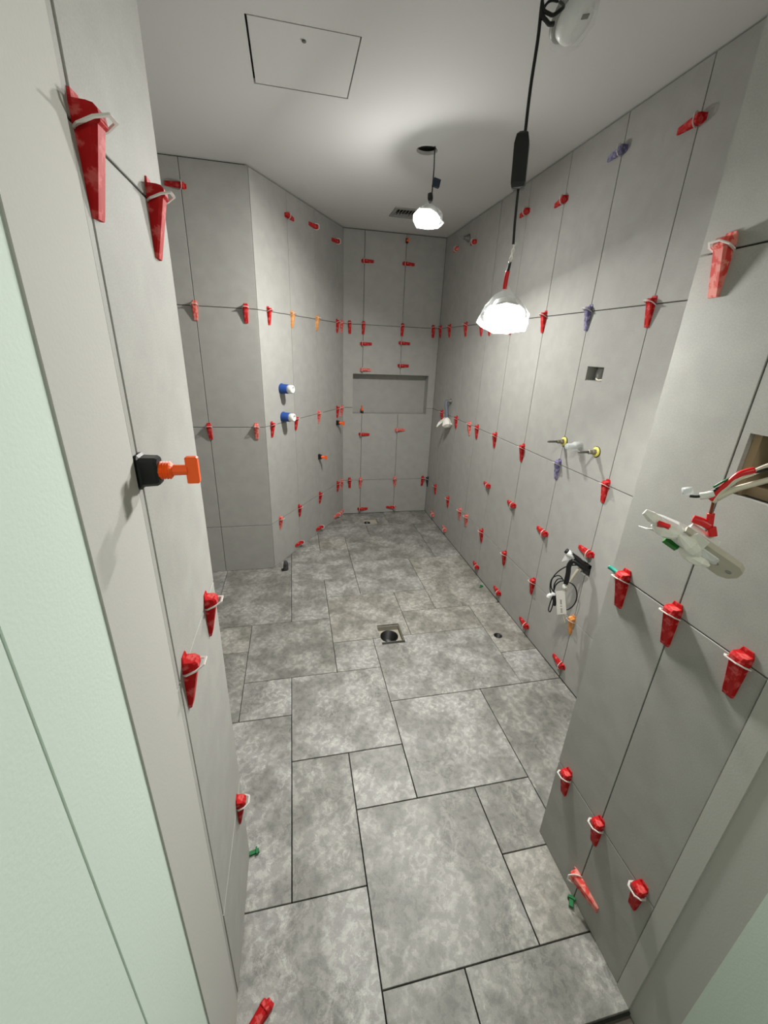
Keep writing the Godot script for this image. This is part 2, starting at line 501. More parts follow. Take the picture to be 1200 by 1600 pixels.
func floor_tiles():
	var fx := Transform3D(Basis(Vector3(1, 0, 0), Vector3(0, 0, -1), Vector3(0, 1, 0)), Vector3.ZERO)   # (u, v, w) = (x, -z, y)
	var waste := Rect2(0.375, 1.6215, 0.117, 0.1015)
	var waste_far := Rect2(0.530, 3.042, 0.116, 0.112)
	var hc := Vector2(0.975, 1.546)
	var hole := Rect2(hc.x - 0.04, hc.y - 0.04, 0.08, 0.08)
	var st := st_new()
	cells(st, Rect2(-1.42, 0.30, 2.67, 3.1), -0.09, -0.010, [Rect2(0.375, 1.60, 0.117, 0.123), waste_far, hole], fx)
	box(st, Vector3(-1.42, 0.30, -0.12), Vector3(1.25, 3.4, -0.09), fx)
	var fl := put("floor", commit(st, M["adhesive"]))
	tag(fl, "grey stone-look tiled floor of mixed rectangular tiles", "floor", "", "structure")
	var spec := [[1, 3, 0, 2], [3, 4, 1, 2], [3, 6, 0, 1], [1, 2, -0.68, 0], [2, 4, -0.68, 0], [4, 6, -0.68, 0], [-1, 1, -0.68, 1], [0, 1, 1, 3], [1, 2, 2, 3], [-2, 0, 1, 4], [0, 2, 3, 5], [2, 4, 2, 4], [4, 6, 1, 4],
		[2, 5, 4, 6], [5, 6, 4, 5], [5, 6, 5, 7], [3, 5, 6, 7], [1, 3, 6, 8], [1, 2, 5, 6], [-1, 1, 5, 7], [0, 1, 7, 9], [-2, -1, 6, 7], [-2, -1, 4, 6], [-1, 0, 4, 5], [-2, 0, 7, 10], [1, 2, 8, 9], [0, 2, 9, 10],
		[3, 4, 7, 8], [4, 6, 7, 10], [2, 4, 8, 10], [0, 2, 10, 11], [1, 2, 11, 12], [-1, 1, 11, 13], [-1, 0, 10, 11], [2, 5, 10, 12], [5, 6, 10, 11], [5, 6, 11, 13], [1, 3, 12, 13], [3, 5, 12, 13], [1, 4, 13, 14.38], [4, 6, 13, 14.38],
		[-4, -2, 1.75, 4], [-4, -2, 4, 6], [-4, -2, 6, 8], [-4, -2, 8, 10], [-6.2, -4, 1.75, 4], [-6.2, -4, 4, 6], [-6.2, -4, 6, 8], [-6.2, -4, 8, 10]]
	for s in spec:
		var g := 0.0012 if s[2] > 2 else 0.0016
		var x0: float = maxf(gx(s[0]), -1.298) + g
		var x1: float = minf(gx(s[1]), 1.119) - g
		var z0: float = -gz(s[2]) + g
		var z1: float = minf(-gz(s[3]), 3.284) - g
		var ts := st_new()
		# a piece of the slab picture of its own, never across its edge
		var k := 0.83
		var off := Vector2(rng.randf() * (1.0 - k * (x1 - x0)) - k * x0, rng.randf() * (1.0 - k * (z1 - z0)) - k * z0)
		if rng.randf() < 0.5:
			k = -0.83
			off = Vector2(1.0 - rng.randf() * (1.0 + k * (x1 - x0)) - k * x0, 1.0 - rng.randf() * (1.0 + k * (z1 - z0)) - k * z0)
		var ux := fx
		var r := Rect2(x0, z0, x1 - x0, z1 - z0)
		if r.intersects(waste): cells(ts, r, -0.010, 0.0, [Rect2(waste.position.x, waste.position.y - 0.05, waste.size.x, waste.size.y + 0.05)], ux, k, off)
		elif r.intersects(waste_far): cells(ts, r, -0.010, 0.0, [waste_far], ux, k, off)
		elif r.encloses(hole):
			cells(ts, r, -0.010, 0.0, [hole], ux, k, off)
			ring_plate(ts, hc, 0.04, 0.0215, -0.010, 0.0, ux, k, off)
		else: box(ts, Vector3(x0, z0, -0.010), Vector3(x1, z1, rng.randf_range(-0.0002, 0.0005)), ux, k, off, 0.0008)
		put("tile", commit(ts, M["stone_%d" % rng.randi_range(0, 2)]), fl)
	# mortar beds and pipes inside the two cut-outs, and the pipe in the round hole
	for w in [[waste, Vector3(0.432, 0, -1.668), "floor_waste", "square floor waste cut-out with open black pipe in the middle of the floor"], [waste_far, Vector3(0.560, 0, -3.10), "floor_waste", "square floor waste cut-out by the foot of the niche wall"]]:
		var c: Vector3 = w[1]
		var o := thing(w[2], w[3], "floor drain", Transform3D(Basis.IDENTITY, c))
		var rr: Rect2 = w[0]
		var ms := st_new()
		var far: bool = c.z < -2.0
		var pr := 0.046 if not far else 0.026
		var bed := -0.034 if not far else -0.016
		var area := Rect2(rr.position.x, rr.position.y - (0.02 if not far else 0.0), rr.size.x, rr.size.y + (0.02 if not far else 0.0))
		var shift := Transform3D(fx.basis, -c)
		var pc := Vector2(c.x, -c.z)
		var ph := pr + 0.004
		if not far: ph = minf(ph, pc.y - area.position.y)
		cells(ms, area, -0.085, bed, [Rect2(pc.x - ph, pc.y - ph, 2 * ph, 2 * ph)], shift)
		ring_plate(ms, pc, ph, minf(pr, ph - 0.002), -0.085, bed, shift)
		# thin mortar lining up to the tile
		cells(ms, Rect2(rr.position.x - 0.002, area.position.y - 0.002, rr.size.x + 0.004, area.size.y + 0.004), bed, -0.0095, [Rect2(rr.position.x + 0.002, area.position.y - 0.001, rr.size.x - 0.004, area.size.y - 0.002)], shift)
		put("mortar_bed", commit(ms, M["mortar"]), o)
		var ps := st_new(true)
		var r0 := minf(pr, ph - 0.002)
		lathe(ps, [Vector2(r0, -0.084), Vector2(r0, bed + 0.003), Vector2(r0 - 0.003, bed + 0.003), Vector2(r0 - 0.003, -0.083), Vector2(0.0005, -0.083)], Transform3D.IDENTITY, 24)
		put("drain_pipe", commit(ps, M["black_plastic"]), o)
	var rh := thing("pipe_hole", "small round dark pipe hole through the floor tile near the tap wall", "pipe", Transform3D(Basis.IDENTITY, Vector3(0.975, 0, -1.546)))
	var s2 := st_new(true)
	lathe(s2, [Vector2(0.0213, -0.088), Vector2(0.0213, -0.004), Vector2(0.0190, -0.004), Vector2(0.0190, -0.086), Vector2(0.0005, -0.086)], Transform3D.IDENTITY, 24)
	put("pipe_wall", commit(s2, M["black_plastic"]), rh)

func ceiling_board():
	var fx := Transform3D(Basis(Vector3(1, 0, 0), Vector3(0, 0, -1), Vector3(0, 1, 0)), Vector3.ZERO)
	var hatch := Rect2(-0.082, 1.450, 0.297, 0.300)
	var vent := Rect2(0.628, 2.765, 0.160, 0.150)
	var spots := [[Vector2(0.575, 2.025), 0.043], [Vector2(0.56, 1.09), 0.043]]
	var st := st_new()
	var holes := [hatch, vent]
	for s in spots: holes.append(Rect2(s[0].x - 0.06, s[0].y - 0.06, 0.12, 0.12))
	cells(st, Rect2(-1.42, -1.8, 2.72, 5.25), CEIL, CEIL + 0.013, holes, fx)
	for s in spots: ring_plate(st, s[0], 0.06, s[1], CEIL, CEIL + 0.013, fx)
	box(st, Vector3(-1.45, -1.8, CEIL + 0.055), Vector3(1.3, 3.45, 2.45), fx)
	var c := put("ceiling", commit(st, M["ceiling_paint"]))
	tag(c, "white painted ceiling board with cut-outs", "ceiling", "", "structure")

func ceiling_things():
	# access hatch
	var o := thing("access_hatch", "square white access panel with a round lock in the ceiling", "access panel", Transform3D(Basis.IDENTITY, Vector3(0.0665, CEIL, -1.6)))
	var st := st_new()
	box(st, Vector3(-0.1425, -0.0012, -0.141), Vector3(0.1445, 0.012, 0.149))
	put("panel", commit(st, M["ceiling_paint"]), o)
	var fs := st_new()
	cells(fs, Rect2(-0.17, -0.17, 0.34, 0.34), 0.013, 0.027, [Rect2(-0.1485, -0.15, 0.297, 0.30)], Transform3D(Basis(Vector3(1, 0, 0), Vector3(0, 0, -1), Vector3(0, 1, 0)), Vector3.ZERO))
	put("frame", commit(fs, M["black_plastic"]), o)
	var ls := st_new(true)
	lathe(ls, [Vector2(0.0052, -0.0012), Vector2(0.0062, -0.003), Vector2(0.0045, -0.0042), Vector2(0.0005, -0.0040)], Transform3D(Basis.IDENTITY, Vector3(0.0, 0, 0.094)), 16)
	var lock := put("lock", commit(ls, M["dark_metal"]), o)
	lock.set_meta("label", "small round dark lock")
	# vent grille
	var v := thing("vent_grille", "square slatted exhaust grille in the ceiling near the niche wall", "vent", Transform3D(Basis.IDENTITY, Vector3(0.708, CEIL, -2.84)))
	var gs := st_new()
	cells(gs, Rect2(-0.092, -0.088, 0.184, 0.176), -0.006, 0.004, [Rect2(-0.076, -0.066, 0.152, 0.132)], Transform3D(Basis(Vector3(1, 0, 0), Vector3(0, 0, -1), Vector3(0, 1, 0)), Vector3.ZERO))
	put("frame", commit(gs, M["slat_grey"]), v)
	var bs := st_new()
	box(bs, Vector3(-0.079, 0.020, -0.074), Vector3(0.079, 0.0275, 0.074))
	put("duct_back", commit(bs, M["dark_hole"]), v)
	for k in 8:
		var ss := st_new()
		box(ss, Vector3(-0.0065, -0.0012, -0.066), Vector3(0.0065, 0.0012, 0.066))
		put("slat", commit(ss, M["slat_grey"]), v, Transform3D(Basis(Vector3(0, 0, 1), deg_to_rad(38)), Vector3(-0.067 + 0.019 * k, 0.003, 0)))
	# white round fitting dangling in film by the near cut-out
	var d := thing("wrapped_fitting", "white round ceiling fitting in thin clear film beside the cable loops", "fitting", Transform3D(Basis(Vector3(0, 0, 1), 0.62) * Basis(Vector3(1, 0, 0), -0.55), Vector3(0.672, 2.058, -1.178)))
	var ds := st_new(true)
	lathe(ds, [Vector2(0.040, 0.030), Vector2(0.044, 0.022), Vector2(0.045, 0.006), Vector2(0.0435, -0.004), Vector2(0.036, -0.012), Vector2(0.022, -0.016), Vector2(0.0005, -0.0175)], Transform3D.IDENTITY, 32)
	put("cover", commit(ds, M["bright_white"]), d)
	var dr := st_new(true)
	lathe(dr, [Vector2(0.044, 0.034), Vector2(0.052, 0.030), Vector2(0.052, 0.020), Vector2(0.0455, 0.018)], Transform3D.IDENTITY, 32)
	put("rim", commit(dr, M["slat_grey"]), d)
	var dv := st_new()
	box(dv, Vector3(-0.013, -0.0185, 0.010), Vector3(0.010, -0.0135, 0.018), Transform3D(Basis(Vector3(0, 1, 0), 0.4), Vector3(0, 0, 0)))
	put("slot", commit(dv, M["slat_grey"]), d)
	var df := st_new()
	crumple(df, [Vector2(0.046, 0.036), Vector2(0.056, 0.014), Vector2(0.05, -0.012), Vector2(0.034, -0.024)], 18, 0.006, Transform3D.IDENTITY, false)
	put("film", commit(df, M["thin_film"]), d)

# a loose, creased skin of film
func crumple(st: SurfaceTool, prof: Array, n: int, amp: float, xf := Transform3D.IDENTITY, caps := true):
	var rings := []
	for p in prof:
		var r := []
		for k in n:
			var t := TAU * k / n
			var rad: float = p.x * (1.0 + (rng.randf() - 0.5) * minf(0.3, 2.0 * amp / maxf(p.x, 0.004)))
			r.append(Vector3(cos(t) * rad, p.y + (rng.randf() - 0.5) * amp * minf(1.0, p.x / 0.03), sin(t) * rad))
		rings.append(r)
	loft(st, rings, xf, true, caps)

# ------------------------------------------------------------------ lamps
func lamp_head(o: Node3D, at: Vector3, tilt: Basis, named: String, power: float, spill: float):
	var xf := Transform3D(tilt, at)
	var hs := st_new(true)
	lathe(hs, [Vector2(0.018, 0.034), Vector2(0.032, 0.032), Vector2(0.036, 0.008), Vector2(0.052, 0.004), Vector2(0.053, -0.001), Vector2(0.050, -0.003), Vector2(0.049, 0.0)], xf, 28)
	put("housing", commit(hs, M["white_plastic"]), o)
	var ls := st_new(true)
	lathe(ls, [Vector2(0.0485, 0.001), Vector2(0.0485, -0.003), Vector2(0.042, -0.009), Vector2(0.022, -0.014), Vector2(0.0005, -0.0155)], xf, 28)
	put("lamp_lens", commit(ls, M["lamp_lens"]), o)
	var al := AreaLight3D.new()
	al.name = named + "_light"
	al.area_size = Vector2(0.075, 0.075)
	al.light_color = Color(1.0, 0.995, 0.975)
	al.light_energy = power
	al.area_range = 12.0
	al.area_attenuation = 2.0
	al.shadow_enabled = true
	al.transform = Transform3D(tilt * Basis(Vector3(1, 0, 0), -PI / 2), at + tilt * Vector3(0, -0.018, 0))
	o.add_child(al, true)
	var om := OmniLight3D.new()
	om.name = named + "_spill"
	om.light_color = Color(1.0, 0.995, 0.975)
	om.light_energy = spill
	om.light_size = 0.03
	om.omni_range = 12.0
	om.omni_attenuation = 2.0
	om.shadow_enabled = true
	om.position = at + tilt * Vector3(0, -0.024, 0)
	o.add_child(om, true)

func cable(o: Node3D, called: String, pts: Array, r: float, m := "black_cable") -> MeshInstance3D:
	var st := st_new(true)
	tube(st, pts, r, 8)
	return put(called, commit(st, M[m]), o)

func pendant_lamps():
	# near lamp; origin at the lamp
	var o := thing("hanging_lamp", "lit downlight in a clear bag hanging low under a long black driver box", "lamp", Transform3D(Basis.IDENTITY, LAMP_AT))
	cable(o, "cord", [Vector3(0.004, 0.675, 0.0), Vector3(-0.006, 0.598, 0.0), Vector3(-0.005, 0.53, 0), Vector3(-0.0075, 0.45, 0), Vector3(-0.006, 0.366, 0)], 0.0036)
	cable(o, "cord", [Vector3(-0.005, 0.266, 0), Vector3(-0.003, 0.21, 0), Vector3(0.001, 0.155, 0)], 0.0032)
	cable(o, "cord", [Vector3(-0.001, 0.117, 0), Vector3(-0.003, 0.10, 0), Vector3(-0.004, 0.088, 0)], 0.0036)
	cable(o, "cord_loop", [Vector3(-0.005, 0.585, 0.0), Vector3(-0.002, 0.573, 0.004), Vector3(0.010, 0.570, 0.004), Vector3(0.023, 0.572, 0.0), Vector3(0.038, 0.582, 0.0), Vector3(0.049, 0.595, -0.01), Vector3(0.050, 0.612, -0.03)], 0.0036)
	cable(o, "cord_loop", [Vector3(-0.005, 0.575, 0.0), Vector3(-0.002, 0.563, 0.004), Vector3(0.006, 0.5585, 0.004), Vector3(0.016, 0.557, 0.0), Vector3(0.027, 0.559, 0.0)], 0.0044)
	cable(o, "cord_loop", [Vector3(-0.005, 0.57, 0.0), Vector3(0.004, 0.586, 0.0), Vector3(0.015, 0.593, 0.0), Vector3(0.034, 0.600, -0.01)], 0.0026)
	# driver: a slim box with chamfered ends, turned a little
	var db := st_new()
	var rings := []
	for p in [[0.374, 0.006, 0.005], [0.369, 0.0125, 0.010], [0.352, 0.0165, 0.0115], [0.278, 0.0165, 0.0115], [0.269, 0.0145, 0.010], [0.266, 0.010, 0.007]]:
		rings.append([Vector3(-p[1], p[0], -p[2]), Vector3(p[1], p[0], -p[2]), Vector3(p[1], p[0], p[2]), Vector3(-p[1], p[0], p[2])])
	loft(db, rings, Transform3D(Basis(Vector3(0, 0, 1), 0.05) * Basis(Vector3(0, 1, 0), -0.55), Vector3(0.007, 0, 0)))
	put("driver_box", commit(db, M["black_plastic"]), o)
	# bare twisted cores between the two cables
	for k in 2:
		var pts := []
		for i in 9:
			var t := i / 8.0
			pts.append(Vector3(0.006 * (1 - t) - 0.001 + 0.0026 * cos(t * 9.0 + k * PI), 0.160 - 0.047 * t, 0.0026 * sin(t * 9.0 + k * PI)))
		cable(o, "bare_wire", pts, 0.0015, "paper_white")
	cable(o, "sleeve", [Vector3(-0.004, 0.096, 0), Vector3(-0.006, 0.078, 0), Vector3(-0.006, 0.056, 0)], 0.0056, "red_plastic").set_meta("label", "red cable sleeve")
	lamp_head(o, Vector3(0.002, -0.006, 0.0), Basis(Vector3(0, 0, 1), -0.20) * Basis(Vector3(1, 0, 0), -0.50), "hanging_lamp", LAMP_POWER, BAG_POWER)
	var bg := st_new()
	crumple(bg, [Vector2(0.006, 0.064), Vector2(0.010, 0.052), Vector2(0.028, 0.040), Vector2(0.048, 0.018), Vector2(0.060, -0.002), Vector2(0.062, -0.022), Vector2(0.054, -0.038), Vector2(0.03, -0.046), Vector2(0.004, -0.047)], 16, 0.008)
	for v in [Vector3(-0.045, 0.020, 0.02), Vector3(-0.068, 0.004, 0.012), Vector3(-0.050, -0.012, 0.014)]: st_v(bg, v)
	put("plastic_bag", commit(bg, M["bag_film"]), o)
	# far lamp
	var q := thing("hanging_lamp", "lit downlight in a clear bag hanging from the round ceiling hole near the vent", "lamp", Transform3D(Basis.IDENTITY, FAR_LAMP_AT))
	cable(q, "cord", [Vector3(0.016, 0.27, 0), Vector3(0.014, 0.213, 0), Vector3(0.016, 0.163, 0), Vector3(0.015, 0.104, 0), Vector3(0.014, 0.066, 0)], 0.0024)
	var cb := st_new()
	box(cb, Vector3(0.015, 0.102, -0.008), Vector3(0.044, 0.130, 0.008), Transform3D(Basis(Vector3(0, 0, 1), -0.2), Vector3(-0.022, 0.006, 0)))
	put("connector", commit(cb, M["blue_connector"]), q)
	var pl := st_new(true)
	lathe(pl, [Vector2(0.004, 0.080), Vector2(0.0105, 0.077), Vector2(0.0115, 0.060), Vector2(0.008, 0.046), Vector2(0.0045, 0.043)], Transform3D(Basis(Vector3(0, 0, 1), 0.12), Vector3(0.016, 0, 0)), 14)
	put("plug", commit(pl, M["black_plastic"]), q)
	lamp_head(q, Vector3(0.006, -0.004, 0), Basis(Vector3(0, 0, 1), -0.38) * Basis(Vector3(1, 0, 0), -0.15), "far_lamp", FAR_LAMP_POWER, FAR_BAG_POWER)
	var b2 := st_new()
	crumple(b2, [Vector2(0.007, 0.052), Vector2(0.014, 0.042), Vector2(0.032, 0.034), Vector2(0.050, 0.018), Vector2(0.062, -0.004), Vector2(0.062, -0.020), Vector2(0.050, -0.036), Vector2(0.02, -0.044), Vector2(0.004, -0.045)], 16, 0.008, Transform3D(Basis.IDENTITY, Vector3(0.008, 0, 0)))
	for v in [Vector3(-0.045, 0.0, 0.02), Vector3(-0.042, -0.056, 0.014), Vector3(-0.018, -0.034, 0.02)]: st_v(b2, v)
	put("plastic_bag", commit(b2, M["bag_film"]), q)

func st_v(st: SurfaceTool, v: Vector3):
	st.set_uv(Vector2.ZERO)
	st.add_vertex(v)

# the hall behind the doorway has a round ceiling light of its own
func hall_light():
	var o := thing("hall_lamp", "round white ceiling lamp of the hall behind the doorway", "lamp", Transform3D(Basis.IDENTITY, Vector3(0.25, CEIL, 0.75)))
	var hs := st_new(true)
	lathe(hs, [Vector2(0.12, 0.0), Vector2(0.12, -0.012), Vector2(0.105, -0.015), Vector2(0.104, -0.008)], Transform3D.IDENTITY, 32)
	put("housing", commit(hs, M["white_plastic"]), o)
	var ls := st_new(true)
	lathe(ls, [Vector2(0.104, -0.006), Vector2(0.10, -0.013), Vector2(0.0005, -0.015)], Transform3D.IDENTITY, 32)
	put("lamp_lens", commit(ls, M["lamp_lens"]), o)
	var al := AreaLight3D.new()
	al.name = "hall_lamp_light"
	al.area_size = Vector2(0.18, 0.18)
	al.light_color = Color(1.0, 0.97, 0.92)
	al.light_energy = HALL_POWER
	al.area_range = 12.0
	al.area_attenuation = 2.0
	al.shadow_enabled = true
	al.transform = Transform3D(Basis(Vector3(1, 0, 0), -PI / 2), Vector3(0, -0.02, 0))
	o.add_child(al, true)

# ------------------------------------------------------------------ wall fittings
func on_wall(key: String, u: float, v: float, turn := 0.0) -> Transform3D:
	var f := wall_frame(key)
	return Transform3D(f.basis * Basis(Vector3(0, 0, 1), turn), f * Vector3(u, v, 0))

# lathe about the wall's normal: profile (radius, distance from the wall)
func out_of_wall(prof: Array, m: String, n := 20, xf := Transform3D.IDENTITY, smooth := true) -> ArrayMesh:
	var st := st_new(smooth)
	lathe(st, prof, xf * Transform3D(Basis(Vector3(1, 0, 0), PI / 2), Vector3.ZERO), n)
	return commit(st, M[m])

func fittings():
	# two tap spindles with yellow collars and the capped outlet between them
	for e in [[-1.531, 1.004, "tap spindle in a yellow collar, farther from the doorway, on the tap wall"], [-1.330, 1.007, "tap spindle in a yellow collar, closer to the doorway, on the tap wall"]]:
		var o := thing("tap_spindle", e[2], "tap", on_wall("tap", e[0], e[1]), "tap spindles")
		put("rim", out_of_wall([Vector2(0.0215, -0.002), Vector2(0.0215, 0.0012), Vector2(0.017, 0.0012)], "black_plastic", 24), o)
		put("collar", out_of_wall([Vector2(0.0185, -0.001), Vector2(0.0185, 0.0045), Vector2(0.015, 0.007), Vector2(0.0005, 0.007)], "yellow_ring", 24), o)
		put("body", out_of_wall([Vector2(0.0115, 0.005), Vector2(0.0115, 0.018), Vector2(0.009, 0.021), Vector2(0.009, 0.034), Vector2(0.0062, 0.036)], "brass_dull", 6, Transform3D.IDENTITY, false), o)
		put("stem", out_of_wall([Vector2(0.0048, 0.034), Vector2(0.0048, 0.073), Vector2(0.0036, 0.079), Vector2(0.0005, 0.079)], "dark_metal", 10), o)
	var c := thing("spout_outlet", "clear plastic capped pipe outlet between the two tap spindles", "pipe", on_wall("tap", -1.428, 1.006))
	put("cap", out_of_wall([Vector2(0.0185, -0.001), Vector2(0.0185, 0.026), Vector2(0.0155, 0.032), Vector2(0.012, 0.034), Vector2(0.012, 0.060), Vector2(0.009, 0.064), Vector2(0.0005, 0.064)], "clear_plastic", 20), c)
	put("pipe", out_of_wall([Vector2(0.010, -0.002), Vector2(0.010, 0.028), Vector2(0.0005, 0.028)], "slat_grey", 14), c)
	# shower arm stub near the ceiling
	var sa := thing("shower_stub", "dark capped pipe stub near the ceiling above the shower outlet", "pipe", on_wall("tap", -2.856, 2.009))
	put("flange", out_of_wall([Vector2(0.024, 0.0), Vector2(0.022, 0.006), Vector2(0.013, 0.022), Vector2(0.010, 0.034), Vector2(0.0005, 0.034)], "dark_metal", 18), sa)
	put("pin", out_of_wall([Vector2(0.005, 0.03), Vector2(0.005, 0.062), Vector2(0.0005, 0.062)], "slat_grey", 10), sa)
	# lower shower outlet with a hanging bagged hand piece
	var so := thing("shower_outlet", "grey pipe drop with white plastic wrapped end on the tap wall near the niche", "pipe", on_wall("tap", -2.892, 1.007))
	put("flange", out_of_wall([Vector2(0.018, 0.0), Vector2(0.018, 0.006), Vector2(0.010, 0.012), Vector2(0.0095, 0.042), Vector2(0.0005, 0.043)], "dark_metal", 16), so)
	var s1 := st_new(true)
	tube(s1, [Vector3(0, 0.004, 0.034), Vector3(0.002, -0.02, 0.037), Vector3(0.008, -0.07, 0.030), Vector3(0.012, -0.115, 0.026)], 0.0115, 12)
	put("drop_pipe", commit(s1, M["grey_pipe"]), so)
	var s2 := st_new()
	crumple(s2, [Vector2(0.010, 0.0), Vector2(0.024, -0.014), Vector2(0.036, -0.042), Vector2(0.040, -0.058), Vector2(0.02, -0.072)], 9, 0.012, Transform3D(Basis(Vector3(0, 0, 1), 0.35), Vector3(0.016, -0.115, 0.028)))
	put("plastic_wrap", commit(s2, M["paper_white"]), so)
	var s3 := st_new()
	loft(s3, [[Vector3(0.0, -0.112, 0.03), Vector3(0.004, -0.118, 0.046), Vector3(0.003, -0.124, 0.044)], [Vector3(-0.004, -0.150, 0.05), Vector3(-0.006, -0.152, 0.082), Vector3(-0.008, -0.162, 0.078)], [Vector3(-0.005, -0.186, 0.088), Vector3(-0.004, -0.182, 0.096), Vector3(-0.006, -0.188, 0.094)]])
	put("wrap_tail", commit(s3, M["paper_white"]), so)
	# two blue and white capped pipes on the angled wall
	for e in [[0.180, 1.101, "blue and white capped pipe on the angled wall, upper of the two"], [0.182, 0.938, "blue and white capped pipe on the angled wall, just above the joint line"]]:
		var o := thing("capped_pipe", e[2], "pipe", on_wall("angled", e[0], e[1]), "capped pipes on the angled wall")
		put("collar", out_of_wall([Vector2(0.030, -0.001), Vector2(0.030, 0.006), Vector2(0.027, 0.012), Vector2(0.0265, 0.048), Vector2(0.0245, 0.05), Vector2(0.0005, 0.05)], "blue_plastic", 24), o)
		put("cap", out_of_wall([Vector2(0.024, 0.048), Vector2(0.024, 0.074), Vector2(0.021, 0.079), Vector2(0.013, 0.081), Vector2(0.012, 0.076), Vector2(0.0005, 0.076)], "white_plastic", 24), o)
	# wall socket opening: two battens and cable ends inside
	var k := thing("socket_opening", "rectangular wall box opening with grey conduits above the taps", "wall box", on_wall("tap", -1.436, 1.282))
	var ks := st_new()
	cells(ks, Rect2(-0.0455, -0.0258, 0.091, 0.0516), -0.05, -0.004, [Rect2(-0.0435, -0.0238, 0.087, 0.0476)])
	put("lining", commit(ks, M["slat_grey"]), k)
	for e in [[-0.022, 0.017], [0.019, 0.015]]:
		var cs := st_new(true)
		tube(cs, [Vector3(e[0] + 0.004, 0.03, -0.052), Vector3(e[0], 0.0, -0.044), Vector3(e[0] - 0.003, -0.022, -0.048)], e[1], 12)
		put("conduit", commit(cs, M["slat_grey"]), k)
	var kw := st_new(true)
	tube(kw, [Vector3(0.0, -0.016, -0.012), Vector3(0.015, -0.021, -0.01), Vector3(0.038, -0.018, -0.014)], 0.003, 8)
	put("cable", commit(kw, M["white_cable"]), k)
	cable_bundle()
	switch_bundle()

func world_tube(o: Node3D, called: String, pts: Array, r: float, m: String, n := 8):
	var st := st_new(true)
	var loc := []
	for p in pts: loc.append(o.transform.affine_inverse() * p)
	tube(st, loc, r, n)
	return put(called, commit(st, M[m]), o)

